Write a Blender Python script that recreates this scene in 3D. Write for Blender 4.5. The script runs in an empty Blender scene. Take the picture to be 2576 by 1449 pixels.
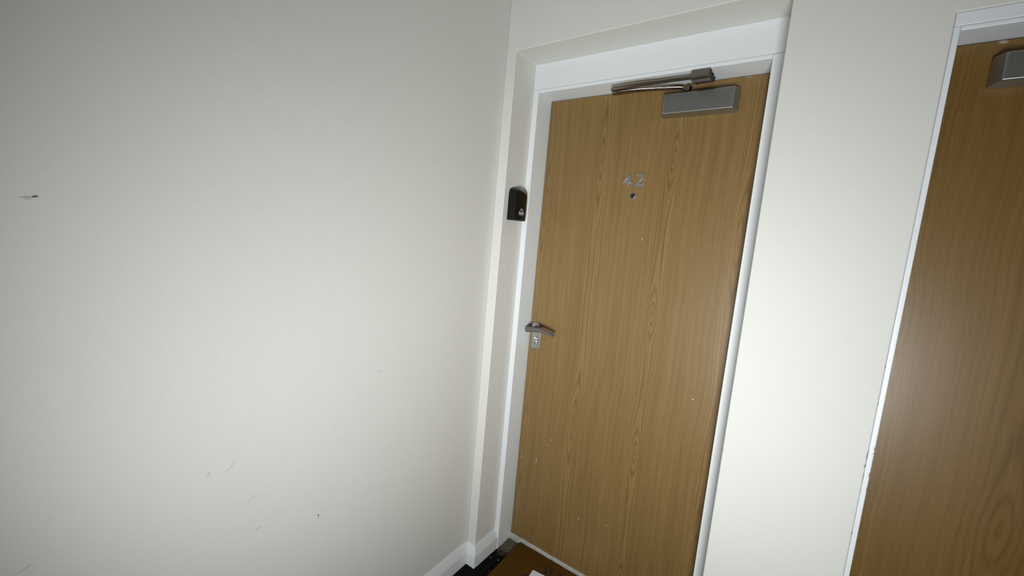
import bpy, bmesh, math, random
from mathutils import Vector, Matrix

random.seed(4)
SC = bpy.context.scene
COL = SC.collection

# ---------------------------------------------------------------- camera
CAM_LOC = Vector((0.9930, -1.3291, 1.4345))
cam_r = Vector((0.81409115, 0.5740983, 0.08755992))
cam_u = Vector((-0.13956094, 0.0470481, 0.98909515))
cam_f = Vector((-0.56371832, 0.81743355, -0.11842314))
cd = bpy.data.cameras.new('camera')
cd.sensor_fit = 'HORIZONTAL'
cd.sensor_width = 36.0
cd.lens = 14.478
cd.clip_start = 0.02
cam = bpy.data.objects.new('camera', cd)
COL.objects.link(cam)
m3 = Matrix((cam_r, cam_u, -cam_f)).transposed()
cam.matrix_world = Matrix.Translation(CAM_LOC) @ m3.to_4x4()
SC.camera = cam

# ---------------------------------------------------------------- world, light, exposure
wd = bpy.data.worlds.new('world')
SC.world = wd
wd.use_nodes = True
wd.node_tree.nodes['Background'].inputs[0].default_value = (0.55, 0.62, 0.7, 1)
wd.node_tree.nodes['Background'].inputs[1].default_value = 0.3

SC.view_settings.view_transform = 'Standard'
SC.view_settings.look = 'None'
SC.view_settings.gamma = 1.0
SC.view_settings.use_curve_mapping = False
SC.view_settings.exposure = 0.0


def area(name, loc, rot, sx, sy, power, color, spread):
    ld = bpy.data.lights.new(name, 'AREA')
    ld.shape = 'RECTANGLE'
    ld.size, ld.size_y = sx, sy
    ld.energy = power
    ld.color = color
    ld.spread = math.radians(spread)
    o = bpy.data.objects.new(name, ld)
    COL.objects.link(o)
    o.location = loc
    o.rotation_euler = rot
    return o


# area light added low behind the camera; aim and spread imitate lens falloff
WX0, WX1, WZ0, WZ1 = 0.80, 1.75, 0.45, 1.55
YB = -1.90
LIGHT = area('added_soft_light', (1.175, -1.727, 0.835), (math.radians(90 + 12.0), 0, math.radians(25.5)),
             0.390, 0.420, 15.3, (0.955, 0.99, 1.0), 100)

# ---------------------------------------------------------------- measurements
XL = -0.045           # left wall
YD = 0.2444           # face of door 42
FY = 0.141            # face of door 42's frame
HR = 2.142            # head of the recess
HD = 2.030            # underside of the frame head
PX0, PX1 = 0.880, 1.195   # pier
J0, J1 = 0.0256, 0.839    # inner faces of the jambs
D2Y = 0.080
Z2T = 2.012
Z2D = 1.973
XR = 3.2
CEIL = 2.55
T = 0.35

# ---------------------------------------------------------------- node helpers


class G:
    """small expression helper over a node tree"""

    def __init__(self, name):
        self.mat = bpy.data.materials.new(name)
        self.mat.use_nodes = True
        self.nt = self.mat.node_tree
        self.b = self.nt.nodes['Principled BSDF']
        g = self.nt.nodes.new('ShaderNodeNewGeometry')
        s = self.nt.nodes.new('ShaderNodeSeparateXYZ')
        self.nt.links.new(g.outputs['Position'], s.inputs[0])
        self.P = g.outputs['Position']
        self.x, self.y, self.z = s.outputs

    def m(self, op, a, b=None, c=None, clamp=False):
        n = self.nt.nodes.new('ShaderNodeMath')
        n.operation = op
        n.use_clamp = clamp
        for i, v in enumerate((a, b, c)):
            if v is None:
                continue
            if isinstance(v, (int, float)):
                n.inputs[i].default_value = v
            else:
                self.nt.links.new(v, n.inputs[i])
        return n.outputs[0]

    def add(self, a, b): return self.m('ADD', a, b)
    def sub(self, a, b): return self.m('SUBTRACT', a, b)
    def mul(self, a, b): return self.m('MULTIPLY', a, b)

    def scale(self, sx, sy, sz, off=(0, 0, 0)):
        n = self.nt.nodes.new('ShaderNodeMapping')
        n.inputs['Scale'].default_value = (sx, sy, sz)
        n.inputs['Location'].default_value = off
        self.nt.links.new(self.P, n.inputs['Vector'])
        return n.outputs[0]

    def noise(self, vec, scale=1.0, detail=2.0, rough=0.5, dist=0.0):
        n = self.nt.nodes.new('ShaderNodeTexNoise')
        n.inputs['Scale'].default_value = scale
        n.inputs['Detail'].default_value = detail
        n.inputs['Roughness'].default_value = rough
        n.inputs['Distortion'].default_value = dist
        self.nt.links.new(vec, n.inputs['Vector'])
        return n.outputs[0]

    def ramp(self, v, stops):
        n = self.nt.nodes.new('ShaderNodeValToRGB')
        els = n.color_ramp.elements
        while len(els) < len(stops):
            els.new(0.5)
        for e, (p, c) in zip(els, stops):
            e.position = p
            e.color = (c, c, c, 1) if isinstance(c, (int, float)) else (*c, 1)
        self.nt.links.new(v, n.inputs[0])
        return n.outputs[0]

    def mix(self, f, a, b):
        n = self.nt.nodes.new('ShaderNodeMix')
        n.data_type = 'RGBA'
        for sock, v in ((n.inputs[0], f), (n.inputs[6], a), (n.inputs[7], b)):
            if isinstance(v, (int, float)):
                sock.default_value = v
            elif isinstance(v, tuple):
                sock.default_value = (*v, 1)
            else:
                self.nt.links.new(v, sock)
        return n.outputs[2]

    def set(self, key, v):
        s = self.b.inputs[key]
        if isinstance(v, tuple):
            s.default_value = (*v, 1)
        elif isinstance(v, (int, float)):
            s.default_value = v
        else:
            self.nt.links.new(v, s)

    def bump(self, h, strength, dist):
        n = self.nt.nodes.new('ShaderNodeBump')
        n.inputs['Strength'].default_value = strength
        n.inputs['Distance'].default_value = dist
        self.nt.links.new(h, n.inputs['Height'])
        self.nt.links.new(n.outputs[0], self.b.inputs['Normal'])

    def marks(self, U, V, lst):
        """soft elliptical marks: (u, v, length, width, angle in degrees, strength)"""
        wob = self.mul(self.sub(self.noise(self.P, 160, 2), 0.5), 0.9)
        tot = None
        for (u, v, ln, wd_, an, st) in lst:
            a = math.radians(an)
            du, dv = self.sub(U, u), self.sub(V, v)
            p = self.mul(self.m('MULTIPLY_ADD', du, math.cos(a), self.mul(dv, math.sin(a))), 2.0 / ln)
            q = self.mul(self.m('MULTIPLY_ADD', du, -math.sin(a), self.mul(dv, math.cos(a))), 2.0 / wd_)
            r = self.add(self.mul(p, p), self.mul(q, q))
            r = self.add(r, wob)
            k = self.m('MULTIPLY', self.m('SUBTRACT', 1.15, r, clamp=True), st, clamp=True)
            tot = k if tot is None else self.m('MAXIMUM', tot, k)
        return tot


def srgb(r, g, b):
    def f(c):
        c /= 255.0
        return c / 12.92 if c <= 0.04045 else ((c + 0.055) / 1.055) ** 2.4
    return (f(r), f(g), f(b))


# ---------------------------------------------------------------- materials
def plaster(name, col, marks=None, axis='X', mark_col=(0.11, 0.11, 0.10)):
    g = G(name)
    n1 = g.noise(g.P, 2.3, 3)
    n2 = g.noise(g.P, 340, 2, 0.7)
    base = g.mix(g.ramp(n1, [(0.3, 0.0), (0.7, 1.0)]), col, tuple(c * 0.975 for c in col))
    base = g.mix(g.mul(g.ramp(n2, [(0.35, 0.0), (0.65, 1.0)]), 0.10), base, tuple(c * 0.72 for c in col))
    if marks:
        U, V = (g.y, g.z) if axis == 'X' else (g.x, g.z)
        base = g.mix(g.marks(U, V, marks), base, mark_col)
    g.set('Base Color', base)
    g.set('Roughness', 0.62)
    g.set('Specular IOR Level', 0.3)
    h = g.add(g.mul(g.noise(g.P, 26, 2), 1.0), g.mul(n2, 0.22))
    g.bump(h, 0.16, 0.004)
    return g.mat


WALL_COL = (0.700, 0.690, 0.650)
M_left = plaster('cream_wall_paint_scuffed', WALL_COL, [
    (-1.2190, 1.4345, 0.010, 0.0045, 20, 1.0), (-1.2290, 1.4325, 0.016, 0.0030, 10, 0.55),
    (-1.2260, 1.4300, 0.013, 0.0022, 15, 0.45), (-0.3281, 1.6719, 0.012, 0.003, 50, 0.7),
    (-0.520, 0.9850, 0.024, 0.0022, -12, 0.6), (-0.9770, 0.8400, 0.016, 0.005, 60, 0.28),
    (-0.9330, 0.8375, 0.034, 0.0022, 40, 0.42), (-0.9290, 0.8480, 0.014, 0.002, 45, 0.25),
    (-0.8860, 0.7330, 0.036, 0.0020, 38, 0.33), (-0.8690, 0.6440, 0.016, 0.0035, 32, 0.42),
    (-0.7062, 0.5920, 0.010, 0.0040, 100, 1.0), (-0.7070, 0.5840, 0.008, 0.004, 90, 0.5),
    (-0.9230, 0.5960, 0.020, 0.0016, 38, 0.25), (-1.2520, 0.7850, 0.020, 0.0028, 22, 0.35),
    (-0.6450, 0.8080, 0.022, 0.0040, 10, 0.14), (-0.6700, 0.8450, 0.030, 0.003, 20, 0.12),
])
M_front = plaster('cream_wall_paint', WALL_COL, [
    (1.1946, 1.2062, 0.010, 0.003, 90, 0.8), (1.1946, 1.1135, 0.006, 0.002, 90, 0.8),
    (1.1940, 0.9780, 0.030, 0.004, 86, 0.7), (1.1940, 0.9496, 0.012, 0.006, 80, 0.75),
    (1.1946, 0.9203, 0.028, 0.003, 90, 0.65), (1.1946, 0.8828, 0.008, 0.002, 90, 0.7),
    (1.1946, 0.7660, 0.014, 0.003, 90, 0.85),
    (0.8830, 0.5434, 0.012, 0.0016, -25, 0.6), (0.8815, 0.7409, 0.004, 0.003, 0, 0.6),
    (0.8820, 0.8717, 0.012, 0.004, 80, 0.35), (0.8815, 0.8041, 0.012, 0.003, 80, 0.35),
], axis='Y')
M_ceil = plaster('ceiling_paint', (0.84, 0.84, 0.83))
M_back = plaster('bounce_cutting_grey', (0.42, 0.415, 0.40))  # unseen walls kept dark to cut the light they bounce back


def gloss_paint(name, col, marks=None):
    g = G(name)
    n = g.noise(g.scale(3, 3, 0.8), 14, 3)
    base = g.mix(g.mul(n, 0.25), col, tuple(c * 0.93 for c in col))
    if marks:
        base = g.mix(g.marks(g.x, g.z, marks), base, (0.30, 0.20, 0.12))
    g.set('Base Color', base)
    g.set('Roughness', 0.38)
    g.set('Specular IOR Level', 0.4)
    g.bump(g.noise(g.scale(1, 1, 0.12), 90, 2), 0.06, 0.002)
    return g.mat


M_white = gloss_paint('white_gloss_paint', (0.77, 0.80, 0.81))
M_white2 = gloss_paint('white_gloss_paint_chipped', (0.76, 0.79, 0.82), [
    (1.2055, 0.998, 0.012, 0.005, 90, 0.75), (1.2045, 0.9855, 0.008, 0.003, 70, 0.6),
    (1.2050, 0.9286, 0.018, 0.005, 90, 0.7), (1.2055, 0.8900, 0.016, 0.003, 90, 0.7),
    (1.2010, 1.5730, 0.004, 0.003, 0, 0.5), (1.2000, 1.5337, 0.004, 0.003, 0, 0.5)])
M_skirt = gloss_paint('white_skirting_paint', (0.79, 0.82, 0.83))


def wood(name, bands, col_l, col_d, chips, scr):
    g = G(name)
    # gentle sideways wander of the grain with height
    wn = g.noise(g.scale(0.6, 0.0, 0.85), 2.0, 2)
    u = g.add(g.x, g.mul(g.sub(wn, 0.5), 0.05))
    ripple = g.noise(g.scale(14, 0, 2.2), 1.0, 2)
    u2 = g.add(u, g.mul(g.sub(ripple, 0.5), 0.012))
    comb = g.nt.nodes.new('ShaderNodeCombineXYZ')
    g.nt.links.new(u2, comb.inputs[0])
    g.nt.links.new(g.z, comb.inputs[2])

    def sn(sx, sz, det, off):
        mp = g.nt.nodes.new('ShaderNodeMapping')
        mp.inputs['Scale'].default_value = (sx, 1, sz)
        mp.inputs['Location'].default_value = (off, off * 2.1, off)
        g.nt.links.new(comb.outputs[0], mp.inputs['Vector'])
        return g.noise(mp.outputs[0], 1.0, det, 0.6)
    fine = sn(330, 7.0, 2, 1.3)
    mid = sn(85, 1.6, 3, 4.7)
    broad = sn(17, 0.7, 2, 9.1)
    tone = g.add(g.mul(g.sub(fine, 0.5), 0.50), g.mul(g.sub(mid, 0.5), 0.85))
    tone = g.add(tone, g.mul(g.sub(broad, 0.5), 0.55))
    tone = g.add(tone, g.mul(g.sub(sn(700, 45, 1, 2.2), 0.5), 0.35))
    tone = g.add(tone, 0.40)
    warp = g.mul(g.sub(g.noise(g.scale(9, 0, 2.0, (3, 0, 5)), 1.0, 3), 0.5), 0.55)
    for (xi, z0, P, w, n, s) in bands:
        du = g.mul(g.sub(u, xi), 1.0 / w)
        ph = g.mul(g.sub(g.z, z0), 2 * math.pi / P)
        c = g.sub(1.0, g.m('COSINE', g.add(ph, g.mul(warp, 1.2))))
        t = g.mul(g.m('DIVIDE', c, g.add(c, 0.6)), 1.0)
        gg = g.m('SQRT', g.add(g.mul(du, du), t))
        rings = g.m('SINE', g.mul(g.add(gg, g.mul(warp, 0.09)), 2 * math.pi * n))
        rings = g.m('POWER', g.m('MULTIPLY_ADD', rings, 0.5, 0.5), 2.6)
        mask = g.m('EXPONENT', g.mul(g.mul(du, du), -0.42))
        dark = g.mul(g.mul(rings, mask), s)
        tone = g.add(g.add(tone, dark), g.mul(mask, -0.16))
    tone = g.m('MULTIPLY', tone, 1.0, clamp=True)
    base = g.mix(tone, col_l, col_d)
    if chips:
        base = g.mix(g.marks(g.x, g.z, chips), base, (0.75, 0.70, 0.60))
    if scr:
        base = g.mix(g.marks(g.x, g.z, scr), base, (0.10, 0.065, 0.035))
    g.set('Base Color', base)
    g.set('Roughness', 0.38)
    g.set('Specular IOR Level', 0.42)
    g.bump(g.add(fine, g.mul(g.noise(g.P, 60, 2), 0.6)), 0.05, 0.001)
    return g.mat


M_wood1 = wood('oak_veneer', [
    (0.049, 1.586, 1.11, 0.026, 3.4, 0.42), (0.290, 1.803, 1.11, 0.029, 3.4, 0.52),
    (0.566, 1.760, 0.56, 0.027, 3.4, 0.50), (0.818, 1.490, 1.16, 0.026, 3.4, 0.42)],
    (0.268, 0.168, 0.062), (0.136, 0.077, 0.020),
    [(0.4882, 1.4741, 0.016, 0.006, 100, 0.25), (0.362, 0.262, 0.018, 0.0028, 92, 1.0),
     (0.1935, 0.560, 0.010, 0.0022, 35, 0.9), (0.1780, 0.5333, 0.008, 0.0022, 80, 0.8),
     (0.1280, 0.440, 0.014, 0.005, 70, 0.65), (0.1270, 0.428, 0.008, 0.004, 70, 0.6),
     (0.0480, 0.423, 0.018, 0.004, 115, 0.5), (0.0900, 0.4144, 0.008, 0.002, 0, 0.3),
     (0.486, 0.2925, 0.016, 0.004, 10, 0.35), (0.7423, 0.9167, 0.006, 0.005, 0, 0.9),
     (0.7580, 0.899, 0.004, 0.003, 0, 0.3), (0.7698, 2.0240, 0.024, 0.008, 0, 0.16)],
    [(0.770, 0.655, 0.050, 0.0025, -4, 0.45), (0.755, 0.620, 0.030, 0.003, -30, 0.25)])
M_wood2 = wood('oak_veneer_dark', [
    (1.222, 1.30, 1.05, 0.022, 3.6, 0.35), (1.449, 0.850, 1.08, 0.044, 3.0, 0.45),
    (1.70, 1.40, 1.0, 0.02, 4.3, 0.4), (1.95, 1.1, 1.0, 0.02, 4.3, 0.4)],
    (0.205, 0.115, 0.028), (0.118, 0.062, 0.011),
    [(1.2920, 1.9660, 0.018, 0.009, -10, 0.35)], None)


def metal(name, col, rough, metallic=1.0):
    g = G(name)
    n = g.noise(g.P, 220, 2)
    g.set('Base Color', g.mix(g.mul(n, 0.3), col, tuple(c * 0.8 for c in col)))
    g.set('Metallic', metallic)
    g.set('Roughness', rough)
    return g.mat


M_closer = metal('silver_closer_cover', (0.43, 0.435, 0.42), 0.36, 0.95)
M_arm = metal('polished_nickel_arm', (0.27, 0.24, 0.215), 0.22)
M_satin = metal('satin_nickel', (0.46, 0.445, 0.44), 0.34, 0.85)
M_steel = metal('brushed_steel', (0.36, 0.36, 0.34), 0.34)
M_lever = metal('dark_satin_nickel', (0.25, 0.238, 0.225), 0.27, 0.95)
M_chrome = metal('chrome', (0.75, 0.75, 0.75), 0.08)
M_dark = metal('black_void', (0.01, 0.01, 0.01), 0.6, 0.0)
M_lens = metal('lens_glass', (0.02, 0.025, 0.03), 0.04, 0.0)
g = G('black_plastic')
g.set('Base Color', g.mix(g.noise(g.P, 150, 2), (0.004, 0.004, 0.004), (0.006, 0.006, 0.006)))
g.set('Roughness', 0.22)
g.set('Specular IOR Level', 0.28)
M_black = g.mat
g = G('emblem_silver')
g.set('Base Color', g.mix(g.noise(g.P, 300, 2), (0.42, 0.42, 0.47), (0.50, 0.50, 0.54)))
g.set('Roughness', 0.5)
M_emblem = g.mat

# carpet, mat, paper
g = G('charcoal_carpet')
n = g.noise(g.P, 420, 3, 0.7)
n2 = g.noise(g.P, 60, 3, 0.6)
base = g.mix(g.ramp(n, [(0.35, 0.0), (0.72, 1.0)]), (0.0012, 0.0012, 0.0015), (0.020, 0.0195, 0.019))
dust = g.m('MULTIPLY', g.sub(g.add(g.y, g.mul(g.sub(n2, 0.5), 0.10)), 0.120), 22.0, clamp=True)
base = g.mix(g.mul(dust, 0.8), base, g.mix(n, (0.10, 0.088, 0.062), (0.26, 0.23, 0.17)))
g.set('Base Color', base)
g.set('Roughness', 0.95)
g.set('Specular IOR Level', 0.08)
g.bump(n, 0.6, 0.004)
M_carpet = g.mat
g = G('brown_coir')
n = g.noise(g.P, 330, 3, 0.7)
n2 = g.noise(g.P, 22, 3)
base = g.mix(g.ramp(n, [(0.3, 0.0), (0.7, 1.0)]), (0.066, 0.027, 0.002), (0.175, 0.084, 0.010))
base = g.mix(g.mul(n2, 0.35), base, (0.08, 0.048, 0.015))
g.set('Base Color', base)
g.set('Roughness', 0.95)
g.set('Specular IOR Level', 0.08)
g.bump(n, 0.8, 0.004)
M_coir = g.mat
g = G('dark_print_on_coir')
g.set('Base Color', g.mix(g.noise(g.P, 330, 3), (0.018, 0.012, 0.009), (0.040, 0.028, 0.022)))
g.set('Roughness', 0.95)
M_print = g.mat
g = G('white_paper')
g.set('Base Color', g.mix(g.noise(g.P, 8, 2), (0.93, 0.94, 0.99), (0.90, 0.91, 0.98)))
g.set('Roughness', 0.6)
M_paper = g.mat
g = G('grey_threshold')
g.set('Base Color', g.mix(g.noise(g.scale(1, 1, 1), 45, 4), (0.26, 0.255, 0.23), (0.60, 0.59, 0.54)))
g.set('Roughness', 0.45)
M_thr = g.mat
g = G('lint')
g.set('Base Color', g.mix(g.noise(g.P, 90, 2), (0.60, 0.56, 0.48), (0.40, 0.36, 0.30)))
g.set('Roughness', 0.9)
M_lint = g.mat
g = G('frosted_glass')
g.set('Base Color', g.mix(g.noise(g.P, 30, 2), (0.85, 0.88, 0.9), (0.80, 0.84, 0.86)))
g.set('Roughness', 0.4)
g.set('Transmission Weight', 0.6)
M_glass = g.mat

# ---------------------------------------------------------------- geometry helpers
ORG = {}


def obj(name, bm, mat, parent=None, origin=(0, 0, 0), bevel=0.0, seg=2, smooth=False, angle=30):
    o0 = Vector(origin)
    bmesh.ops.recalc_face_normals(bm, faces=bm.faces)
    for v in bm.verts:
        v.co -= o0
    me = bpy.data.meshes.new(name)
    bm.to_mesh(me)
    bm.free()
    me.materials.append(mat)
    o = bpy.data.objects.new(name, me)
    COL.objects.link(o)
    if parent is not None:
        o.parent = parent
        o.location = o0 - ORG[parent.name]
    else:
        o.location = o0
    ORG[o.name] = o0
    if bevel:
        md = o.modifiers.new('bevel', 'BEVEL')
        md.width = bevel
        md.segments = seg
        md.limit_method = 'ANGLE'
        md.angle_limit = math.radians(angle)
    if smooth or bevel:
        for p in me.polygons:
            p.use_smooth = True
        md = o.modifiers.new('wn', 'WEIGHTED_NORMAL') if bevel else None
        if not bevel:
            me.set_sharp_from_angle(angle=math.radians(40))
    return o


def empty(name, loc, parent=None):
    o = bpy.data.objects.new(name, None)
    o.empty_display_size = 0.05
    COL.objects.link(o)
    o.location = loc
    ORG[o.name] = Vector(loc)
    return o


def tag(o, label=None, cat=None, group=None, kind=None):
    if label:
        o['label'] = label
    if cat:
        o['category'] = cat
    if group:
        o['group'] = group
    if kind:
        o['kind'] = kind
    return o


def box(bm, x0, x1, y0, y1, z0, z1):
    vs = [bm.verts.new((x, y, z)) for x in (x0, x1) for y in (y0, y1) for z in (z0, z1)]
    for f in ((0, 1, 3, 2), (4, 6, 7, 5), (0, 4, 5, 1), (2, 3, 7, 6), (0, 2, 6, 4), (1, 5, 7, 3)):
        bm.faces.new([vs[i] for i in f])


def prism(bm, pts, ax, a, b, pts2=None):
    """polygon pts in the plane across axis ax, from a to b (optionally another outline at b)"""
    def mk(p, t):
        return {0: (t, p[0], p[1]), 1: (p[0], t, p[1]), 2: (p[0], p[1], t)}[ax]
    q2 = pts2 or pts
    A = [bm.verts.new(mk(p, a)) for p in pts]
    B = [bm.verts.new(mk(p, b)) for p in q2]
    bm.faces.new(A)
    bm.faces.new(B[::-1])
    n = len(pts)
    for i in range(n):
        j = (i + 1) % n
        bm.faces.new((A[i], A[j], B[j], B[i]))


def prism_hole(bm, outer, hole, ax, a, b):
    """extruded outline with one hole (bridged by a triangle fill)"""
    def mk(p, t):
        return {0: (t, p[0], p[1]), 1: (p[0], t, p[1]), 2: (p[0], p[1], t)}[ax]
    lay = []
    for t in (a, b):
        O = [bm.verts.new(mk(p, t)) for p in outer]
        Hh = [bm.verts.new(mk(p, t)) for p in hole]
        ed = []
        for L in (O, Hh):
            for i in range(len(L)):
                ed.append(bm.edges.new((L[i], L[(i + 1) % len(L)])))
        bmesh.ops.triangle_fill(bm, edges=ed, use_beauty=True)
        lay.append((O, Hh))
    for k in (0, 1):
        L0, L1 = lay[0][k], lay[1][k]
        for i in range(len(L0)):
            j = (i + 1) % len(L0)
            bm.faces.new((L0[i], L0[j], L1[j], L1[i]))


def lathe(bm, prof, c, axis, seg=40):
    """prof: (radius, distance along axis) list; closed at both ends"""
    axis = Vector(axis).normalized()
    t = Vector((0, 0, 1)) if abs(axis.z) < 0.9 else Vector((1, 0, 0))
    e1 = axis.cross(t).normalized()
    e2 = axis.cross(e1)
    c = Vector(c)
    rings = []
    for (r, h) in prof:
        if r < 1e-6:
            rings.append([bm.verts.new(c + axis * h)])
        else:
            rings.append([bm.verts.new(c + axis * h + (e1 * math.cos(2 * math.pi * i / seg) + e2 * math.sin(2 * math.pi * i / seg)) * r) for i in range(seg)])
    for A, B in zip(rings, rings[1:]):
        for i in range(seg):
            j = (i + 1) % seg
            if len(A) == 1 and len(B) == 1:
                continue
            if len(A) == 1:
                bm.faces.new((A[0], B[i], B[j]))
            elif len(B) == 1:
                bm.faces.new((A[i], A[j], B[0]))
            else:
                bm.faces.new((A[i], A[j], B[j], B[i]))
    for R_ in (rings[0], rings[-1]):
        if len(R_) > 1:
            bm.faces.new(R_)


def tube(bm, pts, radii, up=(0, 0, 1), seg=20, caps=True):
    """swept ellipse: radii = list of (across, along up)"""
    P = [Vector(p) for p in pts]
    up = Vector(up)
    rings = []
    for i, p in enumerate(P):
        d = (P[min(i + 1, len(P) - 1)] - P[max(i - 1, 0)]).normalized()
        s = d.cross(up).normalized()
        w = s.cross(d).normalized()
        ra, rb = radii[i]
        rings.append([bm.verts.new(p + s * (math.cos(2 * math.pi * k / seg) * ra) + w * (math.sin(2 * math.pi * k / seg) * rb)) for k in range(seg)])
    for A, B in zip(rings, rings[1:]):
        for k in range(seg):
            j = (k + 1) % seg
            bm.faces.new((A[k], A[j], B[j], B[k]))
    if caps:
        bm.faces.new(rings[0])
        bm.faces.new(rings[-1])


def smooth_path(keys, n):
    """Catmull-Rom through keys of tuples (any length)"""
    out = []
    K = [keys[0]] + list(keys) + [keys[-1]]
    for i in range(1, len(K) - 2):
        for s in range(n):
            t = s / n
            out.append(tuple(0.5 * ((2 * b) + (-a + c) * t + (2 * a - 5 * b + 4 * c - d) * t * t + (-a + 3 * b - 3 * c + d) * t ** 3)
                             for a, b, c, d in zip(K[i - 1], K[i], K[i + 1], K[i + 2])))
    out.append(tuple(keys[-1]))
    return out


# ---------------------------------------------------------------- the room
X3 = 2.056
bm = bmesh.new()
outline = [(XL, 0), (0, 0), (0, HR), (PX0, HR), (PX0, 0), (PX1, 0), (PX1, Z2T), (X3, Z2T), (X3, 0), (XR, 0), (XR, CEIL), (XL, CEIL)]
prism(bm, outline, 1, 0.0, T)
tag(obj('wall_front', bm, M_front, bevel=0.0035, seg=3),
    'cream painted wall with recessed openings for the two wooden doors', 'wall', kind='structure')
bm = bmesh.new()
box(bm, XL - 0.2, XL, YB - 0.2, T, 0, CEIL)
tag(obj('wall_left', bm, M_left), 'large cream painted wall with scuffs left of door 42', 'wall', kind='structure')
bm = bmesh.new()
box(bm, XR, XR + 0.2, YB - 0.2, T, 0, CEIL)
tag(obj('wall_right', bm, M_back), 'grey wall at the far right end of the landing', 'wall', kind='structure')
bm = bmesh.new()
prism_hole(bm, [(XL, 0), (XR, 0), (XR, CEIL), (XL, CEIL)], [(WX0, WZ0), (WX1, WZ0), (WX1, WZ1), (WX0, WZ1)], 1, YB - 0.2, YB)
tag(obj('wall_back', bm, M_back), 'grey wall behind the viewpoint with an added window', 'wall', kind='structure')
bm = bmesh.new()
box(bm, XL - 0.2, XR + 0.2, YB - 0.2, T, -0.1, 0)
tag(obj('floor', bm, M_carpet), 'dark charcoal carpet, dusty beside the door threshold', 'floor', kind='structure')
bm = bmesh.new()
box(bm, XL - 0.2, XR + 0.2, YB - 0.2, T, CEIL, CEIL + 0.1)
tag(obj('ceiling', bm, M_ceil), 'plain painted ceiling above the two doors', 'ceiling', kind='structure')

# unseen window, added behind the camera as a setting for the area light
wn = empty('added_window_1', ((WX0 + WX1) / 2, YB - 0.05, WZ0))
tag(wn, 'added frosted window in the wall behind the viewpoint', 'window', kind='structure')
bm = bmesh.new()
prism_hole(bm, [(WX0, WZ0), (WX1, WZ0), (WX1, WZ1), (WX0, WZ1)],
           [(WX0 + .05, WZ0 + .05), (WX1 - .05, WZ0 + .05), (WX1 - .05, WZ1 - .05), (WX0 + .05, WZ1 - .05)], 1, YB - 0.06, YB - 0.005)
obj('added_window_frame', bm, M_white, wn, (WX0, YB - 0.03, WZ0), bevel=0.004)
bm = bmesh.new()
box(bm, WX0 + .04, WX1 - .04, YB - 0.035, YB - 0.029, WZ0 + .04, WZ1 - .04)
obj('pane', bm, M_glass, wn, (WX0, YB - 0.03, WZ0))

# ---------------------------------------------------------------- skirting
SH, SB, STP, SCH = 0.094, 0.020, 0.005, 0.052   # height, base thickness, top thickness, start of chamfer


def skirting(bm, path, normals):
    """path: floor points; normals: mitred outward offset direction per point"""
    prof = [(0.0, 0.0), (SB, 0.0), (SB, SCH), (SB * 0.93, SCH + 0.006), (STP + 0.003, SH - 0.008), (STP, SH - 0.002), (0.0, SH)]
    rings = []
    for (p, n) in zip(path, normals):
        rings.append([bm.verts.new((p[0] + n[0] * t, p[1] + n[1] * t, h)) for (t, h) in prof])
    k = len(prof)
    for A, B in zip(rings, rings[1:]):
        for i in range(k):
            j = (i + 1) % k
            bm.faces.new((A[i], A[j], B[j], B[i]))
    bm.faces.new(rings[0])
    bm.faces.new(rings[-1][::-1])


e = 0.0004
bm = bmesh.new()
skirting(bm, [(XL, YB), (XL, 0)], [(1, 0), (1, -1)])
tag(obj('baseboard_left', bm, M_skirt, bevel=0.0015), 'white skirting board with sloped top along the large left wall', 'skirting board', kind='structure')
bm = bmesh.new()
skirting(bm, [(XL, 0), (0, 0), (0, FY + 0.001)], [(1, -1), (1, -1), (1.15, 0)])
tag(obj('baseboard_front', bm, M_skirt, bevel=0.0015), 'short white skirting wrapping the wall corner beside the doormat', 'skirting board', kind='structure')
for nm, x0, x1, lb in (('baseboard_pier', PX0 + 0.002, PX1 - 0.002, 'white skirting board at the foot of the pier between the doors'),
                       ('baseboard_right', X3 + 0.002, XR, 'white skirting board right of the second wooden door')):
    bm = bmesh.new()
    skirting(bm, [(x0, 0), (x1, 0)], [(0, -1), (0, -1)])
    tag(obj(nm, bm, M_skirt, bevel=0.0015), lb, 'skirting board', kind='structure')

# ---------------------------------------------------------------- frame of door 42
fr = empty('trim_1', (0.43, FY, 0))
tag(fr, 'white painted timber frame around door 42', 'door frame', kind='structure')
bm = bmesh.new()
prism(bm, [(0, FY), (J0, FY), (J0, 0.289), (J0 + 0.018, 0.289), (J0 + 0.018, 0.32), (0, 0.32)], 2, 0, HD + 0.013)
obj('jamb', bm, M_white, fr, (0, FY, 0), bevel=0.002)
bm = bmesh.new()
prism(bm, [(J1, FY), (PX0, FY), (PX0, 0.32), (J1 - 0.018, 0.32), (J1 - 0.018, 0.289), (J1, 0.289)], 2, 0, HD + 0.013)
obj('jamb', bm, M_white, fr, (J1, FY, 0), bevel=0.003)
bm = bmesh.new()
prism(bm, [(FY, HD), (FY, HD + 0.013), (0.32, HD + 0.013), (0.32, HD - 0.018), (0.289, HD - 0.018), (0.289, HD)], 0, J0, J1)
obj('frame_head', bm, M_white, fr, (J0, FY, HD), bevel=0.002)
bm = bmesh.new()
box(bm, 0, PX0, FY + 0.0006, 0.32, HD + 0.0134, HR)
obj('head_board', bm, M_white, fr, (0, FY, HD + 0.014), bevel=0.0007)
bm = bmesh.new()
prism(bm, [(0.2370, 0.0), (0.2374, 0.018), (0.2386, 0.0255), (0.2405, 0.0285), (0.2436, 0.0292), (0.2436, 0.0)], 0, J0 + 0.0002, J1 - 0.0002)
tag(obj('trim_2', bm, M_thr, None, (J0, 0.238, 0), smooth=True), 'worn grey threshold strip under door 42', 'threshold', kind='structure')


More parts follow.
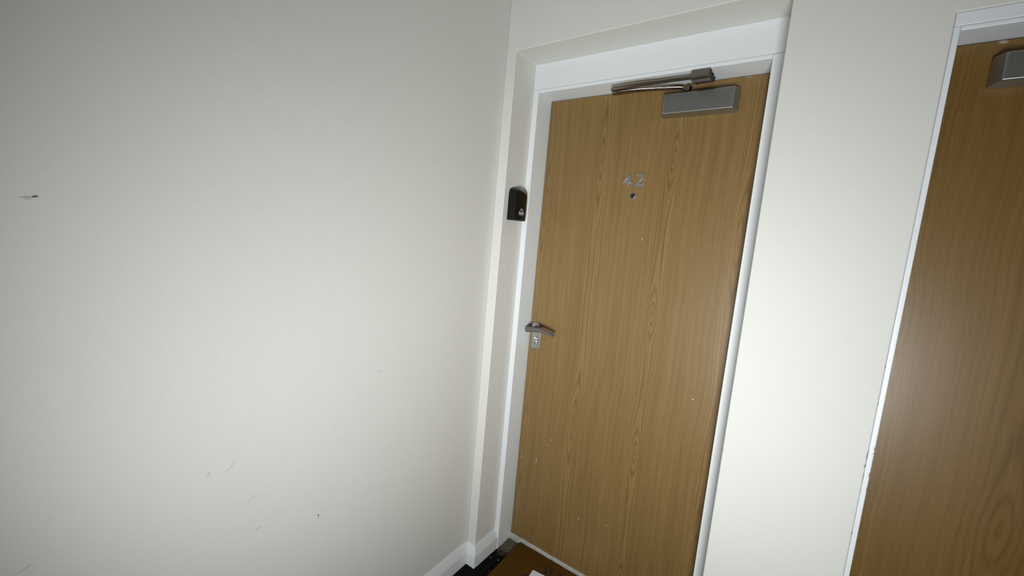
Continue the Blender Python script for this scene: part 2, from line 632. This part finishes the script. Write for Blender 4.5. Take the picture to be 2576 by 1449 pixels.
# ---------------------------------------------------------------- door closer
def closer(parent, M, arm=True):
    """M maps (x, y, z) of door 42's closer to its place"""
    def tr(b):
        for v in b.verts:
            v.co = M(v.co)
        return b
    Y = YD
    bm = bmesh.new()
    F = [(0.5155, 1.9180), (0.7395, 1.9180), (0.7395, 1.9855), (0.5155, 1.9855)]
    Bk = [(0.5075, 1.9140), (0.7530, 1.9140), (0.7530, 1.9880), (0.5075, 1.9880)]
    prism(bm, Bk, 1, Y - 0.0005, Y - 0.012)
    bm2 = bmesh.new()
    bm.free()
    bm = bm2
    ring = []
    for (poly, y) in ((Bk, Y - 0.0005), (Bk, Y - 0.018), (F, Y - 0.045)):
        ring.append([bm.verts.new((p[0], y, p[1])) for p in poly])
    for A, B in zip(ring, ring[1:]):
        for i in range(4):
            j = (i + 1) % 4
            bm.faces.new((A[i], A[j], B[j], B[i]))
    bm.faces.new(ring[0][::-1])
    bm.faces.new(ring[-1])
    body = obj('door_closer', tr(bm), M_closer, parent, M(Vector((0.63, Y, 1.95))), bevel=0.0035, seg=4, angle=18)
    body['label'] = 'silver box of the overhead door closer'
    bm = bmesh.new()
    lathe(bm, [(0.0, 0.0), (0.0105, 0.0), (0.0105, 0.011), (0.009, 0.016), (0.005, 0.018), (0.0, 0.0185)], (0.594, 0.2120, 1.9885), (0, 0, 1), 24)
    obj('spindle_cap', tr(bm), M_arm, body, M(Vector((0.594, 0.212, 1.99))), smooth=True)
    if not arm:
        return
    # lower arm: flat bar with a crank next to the spindle
    keys = [(0.5930, 0.2110, 1.9905, 0.010, 0.0022), (0.5840, 0.2090, 1.9915, 0.010, 0.0024), (0.5760, 0.2060, 1.9985, 0.010, 0.0030),
            (0.5650, 0.2020, 2.0010, 0.010, 0.0038), (0.52, 0.188, 2.0005, 0.012, 0.0052), (0.44, 0.162, 1.9972, 0.0145, 0.0066),
            (0.38, 0.147, 1.9922, 0.0155, 0.0066), (0.355, 0.143, 1.9900, 0.0150, 0.0064), (0.346, 0.142, 1.989, 0.009, 0.0050)]
    path = smooth_path(keys, 5)
    bm = bmesh.new()
    tube(bm, [k[:3] for k in path], [(k[3], k[4]) for k in path], seg=20)
    obj('main_arm', tr(bm), M_arm, body, M(Vector((0.5, 0.17, 1.99))), smooth=True)
    # forearm: thick sleeve from the elbow then a thinner rod to the bracket
    keys = [(0.3445, 0.136, 2.0010, 0.0065, 0.0055), (0.350, 0.135, 2.0015, 0.0110, 0.0075), (0.362, 0.134, 2.0020, 0.0125, 0.0085),
            (0.420, 0.135, 2.0045, 0.0120, 0.0080), (0.490, 0.138, 2.0065, 0.0105, 0.0068)]
    path = smooth_path(keys, 5)
    bm = bmesh.new()
    tube(bm, [k[:3] for k in path], [(k[3], k[4]) for k in path], seg=24)
    fa = obj('forearm', tr(bm), M_arm, body, M(Vector((0.42, 0.135, 2.0))), smooth=True)
    bm = bmesh.new()
    for dy, r in ((-0.0055, 0.0048), (0.0045, 0.0046)):
        tube(bm, [(0.484, 0.138 + dy, 2.0060), (0.55, 0.141 + dy, 2.0075), (0.625, 0.145 + dy, 2.0085)], [(r, r)] * 3, seg=16)
    obj('rod', tr(bm), M_arm, fa, M(Vector((0.55, 0.141, 2.006))), smooth=True)
    bm = bmesh.new()
    lathe(bm, [(0.0, -0.012), (0.0065, -0.011), (0.0065, 0.008), (0.005, 0.0105), (0.0, 0.011)], (0.353, 0.138, 1.9975), (0, 0, 1), 20)
    obj('elbow_pin', tr(bm), M_arm, fa, M(Vector((0.353, 0.138, 2.0))), smooth=True)
    # soffit bracket: folded cover, open to the right
    bm = bmesh.new()
    prism(bm, [(0.1330, 2.0265), (0.1305, 2.0230), (0.1280, 2.0000), (0.1310, 1.9965), (0.1380, 1.9945), (0.170, 1.9965),
               (0.170, 1.9980), (0.1385, 1.9965), (0.1325, 1.9980), (0.1300, 2.0015), (0.1325, 2.0225), (0.1345, 2.0245),
               (0.2320, 2.0280), (0.2320, 2.0298), (0.1440, 2.0298)], 0, 0.6165, 0.6720)
    br = obj('bracket', tr(bm), M_arm, body, M(Vector((0.645, 0.15, 2.02))), bevel=0.0008, seg=2)
    bm = bmesh.new()
    prism(bm, [(0.1320, 1.9985), (0.1345, 2.0230), (0.2275, 2.0270), (0.215, 2.010), (0.170, 1.9985)], 0, 0.6165, 0.6190)
    prism(bm, [(0.136, 1.9990), (0.1365, 2.0235), (0.2360, 2.0275), (0.2370, 2.0210), (0.205, 2.0080), (0.172, 1.9990)], 0, 0.6200, 0.6690)
    obj('bracket_shade_fill', tr(bm), M_dark, br, M(Vector((0.65, 0.18, 2.01))))  # black fill stands in for the shade inside the hollow bracket
    bm = bmesh.new()
    for x, y in ((0.675, 0.165), (0.672, 0.205)):
        lathe(bm, [(0.0, 0.0), (0.004, 0.0), (0.004, 0.0035), (0.0025, 0.005), (0.0, 0.0053)], (x - 0.0045, y, 2.0278), (0, 0, -1), 16)
    obj('screw', tr(bm), M_chrome, br, M(Vector((0.67, 0.18, 2.02))), smooth=True)


def ident(v):
    return Vector(v)


def handle_set(parent, mir=None):
    def M(v):
        return mir(v) if mir else Vector(v)

    def tr(b):
        for v in b.verts:
            v.co = M(v.co)
        return b
    Y = YD
    bm = bmesh.new()
    pl = []
    cx, cz, hw, hh, r = 0.0672, 0.9955, 0.0222, 0.0425, 0.005
    for (sx, sz, a0) in ((1, 1, 0), (-1, 1, 90), (-1, -1, 180), (1, -1, 270)):
        for k in range(5):
            a = math.radians(a0 + 22.5 * k)
            pl.append((cx + sx * (hw - r) + r * math.cos(a), cz + sz * (hh - r) + r * math.sin(a)))
    prism(bm, pl, 1, Y - 0.0003, Y - 0.0055)
    plate = obj('handle_plate', tr(bm), M_steel, parent, M(Vector((cx, Y, cz))), bevel=0.0012)
    bm = bmesh.new()
    lathe(bm, [(0.0245, 0.0004), (0.0245, 0.006), (0.0235, 0.0085), (0.0160, 0.0095), (0.0150, 0.0125), (0.0, 0.0125)],
          (0.0600, Y, 1.0492), (0, -1, 0), 48)
    obj('rose', tr(bm), M_steel, plate, M(Vector((0.06, Y, 1.049))), smooth=True)
    # lever: neck out of the rose, then an arched bar reaching right
    keys = [(0.0600, Y - 0.010, 1.0470, 0.0085, 0.0085), (0.0590, Y - 0.030, 1.0468, 0.0085, 0.0085), (0.0565, Y - 0.046, 1.0472, 0.0085, 0.0088)]
    bm = bmesh.new()
    tube(bm, [k[:3] for k in keys], [(k[3], k[4]) for k in keys], up=(0, 0, 1), seg=24)
    keys = [(0.0395, Y - 0.0560, 1.0385, 0.0035, 0.0050), (0.0425, Y - 0.0570, 1.0405, 0.0060, 0.0095), (0.0520, Y - 0.0585, 1.0445, 0.0068, 0.0112),
            (0.0800, Y - 0.0590, 1.0505, 0.0066, 0.0105), (0.1150, Y - 0.0585, 1.0535, 0.0062, 0.0092),
            (0.1500, Y - 0.0570, 1.0490, 0.0058, 0.0080), (0.1780, Y - 0.0550, 1.0420, 0.0054, 0.0070), (0.1850, Y - 0.0545, 1.0400, 0.0042, 0.0055)]
    path = smooth_path(keys, 6)
    tube(bm, [k[:3] for k in path], [(k[3], k[4]) for k in path], seg=28)
    obj('lever', tr(bm), M_lever, plate, M(Vector((0.06, Y - 0.05, 1.047))), smooth=True)
    # profile cylinder with its key slot
    bm = bmesh.new()
    lathe(bm, [(0.0085, 0.004), (0.0085, 0.0085), (0.0075, 0.0100), (0.0, 0.0100)], (0.0650, Y, 0.9990), (0, -1, 0), 28)
    box(bm, 0.0605, 0.0695, Y - 0.0085, Y - 0.004, 0.9780, 0.9960)
    cyl = obj('lock_cylinder', tr(bm), M_chrome, plate, M(Vector((0.065, Y, 0.99))), bevel=0.0008)
    bm = bmesh.new()
    box(bm, 0.0640, 0.0660, Y - 0.0104, Y - 0.0084, 0.9800, 1.0010)
    box(bm, 0.0620, 0.0680, Y - 0.0104, Y - 0.0084, 0.9776, 0.9800)
    obj('key_slot', tr(bm), M_dark, cyl, M(Vector((0.065, Y, 0.99))))
    return plate


# ---------------------------------------------------------------- door 42
bm = bmesh.new()
box(bm, J0 + 0.0028, J1 - 0.0028, YD, 0.2885, 0.006, HD - 0.003)
d1 = obj('door_1', bm, M_wood1, None, (J0 + 0.0028, YD, 0.006), bevel=0.0012)
tag(d1, 'oak veneered flat door numbered 42 in the white recessed frame', 'door', kind='structure')
closer(d1, ident)
handle_set(d1)

D4 = [(0.4131, 1.7233), (0.4146, 1.7212), (0.4154, 1.695), (0.4182, 1.6936), (0.4212, 1.6908), (0.4219, 1.6882), (0.4198, 1.6845), (0.4152, 1.6842), (0.4139, 1.6816), (0.4143, 1.6724), (0.4127, 1.6713), (0.4056, 1.6713), (0.4043, 1.673), (0.4037, 1.6816), (0.4014, 1.6842), (0.3868, 1.6841), (0.3847, 1.6856), (0.3847, 1.688)]
H4 = [(0.4039, 1.7021), (0.4050, 1.6993), (0.4046, 1.6926), (0.3968, 1.6926)]
D2 = [(0.4345, 1.7133), (0.4404, 1.7196), (0.4484, 1.7231), (0.457, 1.7223), (0.463, 1.7179), (0.4653, 1.7119), (0.4639, 1.7033), (0.4568, 1.6942), (0.4459, 1.6831), (0.4605, 1.6834), (0.4651, 1.688), (0.4679, 1.686), (0.4628, 1.6725), (0.4606, 1.6716), (0.4338, 1.6716), (0.4318, 1.6739), (0.4354, 1.6792), (0.4414, 1.6847), (0.4493, 1.697), (0.4526, 1.7052), (0.4526, 1.7112), (0.4492, 1.7152), (0.4442, 1.7156), (0.439, 1.7116), (0.4363, 1.7102)]
bm = bmesh.new()
prism_hole(bm, D4, H4, 1, YD - 0.0003, YD - 0.0058)
o = obj('door_number', bm, M_satin, d1, (0.403, YD, 1.697), bevel=0.0010, seg=2, angle=60)
o['label'] = 'satin metal numeral 4'
D2 = [q[:2] for q in smooth_path(D2[0:9], 4)] + D2[9:17] + [q[:2] for q in smooth_path(D2[17:25], 4)]
bm = bmesh.new()
prism(bm, D2, 1, YD - 0.0003, YD - 0.0058)
o = obj('door_number', bm, M_satin, d1, (0.45, YD, 1.697), bevel=0.0010, seg=2, angle=60)
o['label'] = 'satin metal numeral 2'
bm = bmesh.new()
lathe(bm, [(0.0120, 0.0002), (0.0120, 0.0018), (0.0112, 0.0032), (0.0098, 0.0036), (0.0092, 0.0020), (0.0092, 0.0006)], (0.4305, YD, 1.6370), (0, -1, 0), 40)
pe = obj('peephole', bm, M_satin, d1, (0.4305, YD, 1.637), smooth=True)
pe['label'] = 'round metal spyhole'
bm = bmesh.new()
lathe(bm, [(0.0091, 0.0006), (0.0088, 0.0018), (0.0066, 0.0022), (0.0060, 0.0036), (0.0036, 0.0046), (0.0, 0.0050)], (0.4305, YD, 1.6370), (0, -1, 0), 32)
obj('lens', bm, M_lens, pe, (0.4305, YD, 1.637), smooth=True)

# ---------------------------------------------------------------- second door
f2 = empty('trim_3', (1.62, 0.0, 0))
tag(f2, 'white door frame with chipped paint around the second door', 'door frame', kind='structure')
K0, K1 = 1.2060, 2.0450
YF = 0.0022
bm = bmesh.new()
prism(bm, [(PX1, YF), (K0, YF), (K0, 0.125), (K0 + 0.018, 0.125), (K0 + 0.018, 0.16), (PX1, 0.16)], 2, 0, Z2D + 0.010)
obj('jamb', bm, M_white2, f2, (PX1, 0, 0), bevel=0.0015)
bm = bmesh.new()
prism(bm, [(K1, YF), (X3, YF), (X3, 0.16), (K1 - 0.018, 0.16), (K1 - 0.018, 0.125), (K1, 0.125)], 2, 0, Z2D + 0.010)
obj('jamb', bm, M_white2, f2, (K1, 0, 0), bevel=0.0015)
bm = bmesh.new()
prism(bm, [(YF, Z2D), (YF, Z2D + 0.010), (0.16, Z2D + 0.010), (0.16, Z2D - 0.018), (0.125, Z2D - 0.018), (0.125, Z2D)], 0, K0, K1)
obj('frame_head', bm, M_white2, f2, (K0, 0, Z2D), bevel=0.0022)
bm = bmesh.new()
box(bm, PX1, X3, YF + 0.0003, 0.16, Z2D + 0.0104, Z2T)
obj('head_board', bm, M_white2, f2, (K0, 0, Z2D + 0.012), bevel=0.0022)
bm = bmesh.new()
prism(bm, [(0.066, 0.0), (0.067, 0.025), (0.070, 0.032), (0.0792, 0.033), (0.0792, 0.0)], 0, K0 + 0.0002, K1 - 0.0002)
tag(obj('trim_4', bm, M_thr, None, (K0, 0.07, 0)), 'grey threshold strip under the second door', 'threshold', kind='structure')
bm = bmesh.new()
box(bm, K0 + 0.0028, K1 - 0.0028, D2Y, 0.1245, 0.006, Z2D - 0.003)
d2 = obj('door_2', bm, M_wood2, None, (K0 + 0.003, D2Y, 0.006), bevel=0.0012)
tag(d2, 'darker oak veneered door at the right edge, partly cut off', 'door', kind='structure')


def mir_closer(v):
    v = Vector(v)
    return Vector((1.2790 + (0.7530 - v.x), v.y - YD + D2Y, v.z - 1.9140 + 1.8650 if v.z < 1.9885 else v.z - 2.0298 + Z2D - 0.0002))


def mir_handle(v):
    v = Vector(v)
    return Vector((K0 + (J1 - v.x), v.y - YD + D2Y, v.z - 0.03))


def mir_flip(v):
    v = Vector(v)
    return Vector((1.2790 + (0.7530 - v.x), v.y - YD + D2Y, v.z - 0.0570 + 0.0002 if v.z > 1.9885 else 1.8650 + (v.z - 1.9140) * 0.88))


closer(d2, mir_flip)
handle_set(d2, mir_handle)

# ---------------------------------------------------------------- black box on the reveal
BX = 0.040
y0, y1, zb, zt_ = 0.031, 0.1090, 1.5085, 1.6230


def arch(y0, y1, z0, z1, rise, r=0.006, n=22):
    pts = []
    for (cy, cz, a0) in ((y0 + r, z0 + r, 180), (y1 - r, z0 + r, 270)):
        for k in range(5):
            a = math.radians(a0 + 22.5 * k)
            pts.append((cy + r * math.cos(a), cz + r * math.sin(a)))
    for k in range(n + 1):
        t = k / n
        c = 1 - abs(2 * t - 1) ** 2.4
        q = min(t, 1 - t) * 2
        sh = 0.010 * max(0.0, 1 - q / 0.12) ** 2
        pts.append((y1 - (y1 - y0) * t, z1 - sh + rise * c))
    return pts


bm = bmesh.new()
outs = [(0.0003, arch(y0 - 0.001, y1 + 0.004, zb, 1.628, 0.0150)), (BX - 0.012, arch(y0, y1 + 0.002, zb, 1.624, 0.011)),
        (BX - 0.003, arch(y0 + 0.0012, y1, zb + 0.001, 1.6160, 0.0085)), (BX, arch(y0 + 0.006, y1 - 0.005, zb + 0.004, 1.6110, 0.0070))]
rings = [[bm.verts.new((x, p[0], p[1])) for p in pts] for x, pts in outs]
n = len(rings[0])
for A, B in zip(rings, rings[1:]):
    for i in range(n):
        j = (i + 1) % n
        bm.faces.new((A[i], A[j], B[j], B[i]))
bm.faces.new(rings[0][::-1])
bm.faces.new(rings[-1])
bx = obj('wall_box', bm, M_black, None, (0, 0.07, 1.51), smooth=True)
tag(bx, 'small glossy black plastic box with silver arch emblem on the door recess side', 'wall box')


def arch2(cy, hw, z0, z1, n=12):
    p = [(cy - hw, z0), (cy + hw, z0)]
    for k in range(n + 1):
        t = math.pi * k / n
        c, s = math.cos(t), math.sin(t)
        p.append((cy + hw * c, z0 + (z1 - z0) * (0.25 + 0.75 * (1 - abs(c) ** 1.6))))
    return p


ec = 0.0715
bm = bmesh.new()
prism_hole(bm, arch2(ec, 0.0170, 1.5355, 1.5590), arch2(ec, 0.0115, 1.5425, 1.5545), 0, BX + 0.0001, BX + 0.0006)
lathe(bm, [(0.0, 0.0001), (0.0024, 0.0001), (0.0024, 0.0006), (0.0, 0.0006)], (BX, ec + 0.0015, 1.5465), (1, 0, 0), 16)
box(bm, BX + 0.0001, BX + 0.0006, ec - 0.0165, ec + 0.0165, 1.5310, 1.5325)
o = obj('emblem', bm, M_emblem, bx, (BX, ec, 1.545))
o['label'] = 'silver arch shaped emblem'

# ---------------------------------------------------------------- doormat, paper, crumbs
MT = 0.0140
bm = bmesh.new()
pts = []
mx0, mx1, my0, my1 = 0.0925, 0.800, -0.255, 0.2345
N = 60
for (a, b) in (((mx0, my0), (mx1, my0)), ((mx1, my0), (mx1, my1)), ((mx1, my1), (mx0, my1)), ((mx0, my1), (mx0, my0))):
    for k in range(N):
        t = k / N
        j = 0.0016
        pts.append((a[0] + (b[0] - a[0]) * t + random.uniform(-j, j), a[1] + (b[1] - a[1]) * t + random.uniform(-j, j)))
prism(bm, pts, 2, 0.0002, MT)
mt = obj('doormat', bm, M_coir, None, (0.45, 0, 0.0002))
tag(mt, 'brown coir doormat lying in front of door 42', 'doormat')
LET = [[(0.2587, 0.1827), (0.2668, 0.1898), (0.2871, 0.1448), (0.3050, 0.1050), (0.2950, 0.0980), (0.2766, 0.1358)],
       [(0.2785, 0.1941), (0.2878, 0.1992), (0.3056, 0.1608), (0.3240, 0.1210), (0.3160, 0.1140), (0.2977, 0.1539)],
       [(0.3247, 0.1828), (0.3259, 0.195), (0.3349, 0.200), (0.3414, 0.1916), (0.3560, 0.1620), (0.3450, 0.1530)],
       [(0.2048, 0.0766), (0.2097, 0.0877), (0.2195, 0.0947), (0.2294, 0.0951), (0.2350, 0.0750), (0.2180, 0.0620)]]
for L in LET:
    bm = bmesh.new()
    prism(bm, L, 2, MT - 0.0004, MT + 0.0003)
    obj('printed_stroke', bm, M_print, mt, (L[0][0], L[0][1], MT))
bm = bmesh.new()
a = Vector((0.2271, 0.1326))
u1 = Vector((0.0527, 0.0059)).normalized()
v1 = Vector((u1.y, -u1.x))
c4 = [a, a + u1 * 0.21, a + u1 * 0.21 + v1 * 0.148, a + v1 * 0.148]
prism(bm, [(p.x, p.y) for p in c4], 2, MT + 0.0005, MT + 0.0016)
tag(obj('envelope', bm, M_paper, None, (0.33, 0.07, MT)), 'white paper envelope lying on the brown doormat', 'envelope')

th = [(0.0354, 0.1661, 0.004), (0.0312, 0.1700, 0.007), (0.0300, 0.1760, 0.008), (0.0330, 0.1830, 0.006), (0.0380, 0.1870, 0.003)]
bm = bmesh.new()
path = smooth_path(th, 5)
tube(bm, path, [(0.0008, 0.0008)] * len(path), seg=8)
tag(obj('thread', bm, M_lint, None, (0.033, 0.176, 0.001), smooth=True), 'short curled pale thread on the carpet near the door frame', 'thread')
crumbs = [(0.0702, 0.1834, 0.0030, 'pale crumb on the dusty floor between skirting and doormat corner'),
          (0.0712, 0.0893, 0.0026, 'bright white crumb halfway along the left edge of the doormat'),
          (0.0349, 0.0791, 0.0020, 'small pale crumb on black carpet beside the wall corner skirting'),
          (0.0766, 0.0148, 0.0018, 'faint grey crumb nearest the bottom edge of the picture'),
          (0.0414, 0.1581, 0.0014, 'tiny crumb beside the curled thread')]
for (x, y, r, lb) in crumbs:
    bm = bmesh.new()
    bmesh.ops.create_icosphere(bm, subdivisions=2, radius=r)
    for v in bm.verts:
        v.co = Vector((v.co.x * random.uniform(0.8, 1.2) + x, v.co.y * random.uniform(0.8, 1.2) + y, v.co.z * 0.7 * random.uniform(0.85, 1.15) + 0.0005 + r * 0.6))
    tag(obj('crumb', bm, M_lint, None, (x, y, 0.0005), smooth=True), lb, 'crumb', 'crumbs on the carpet beside the doormat')
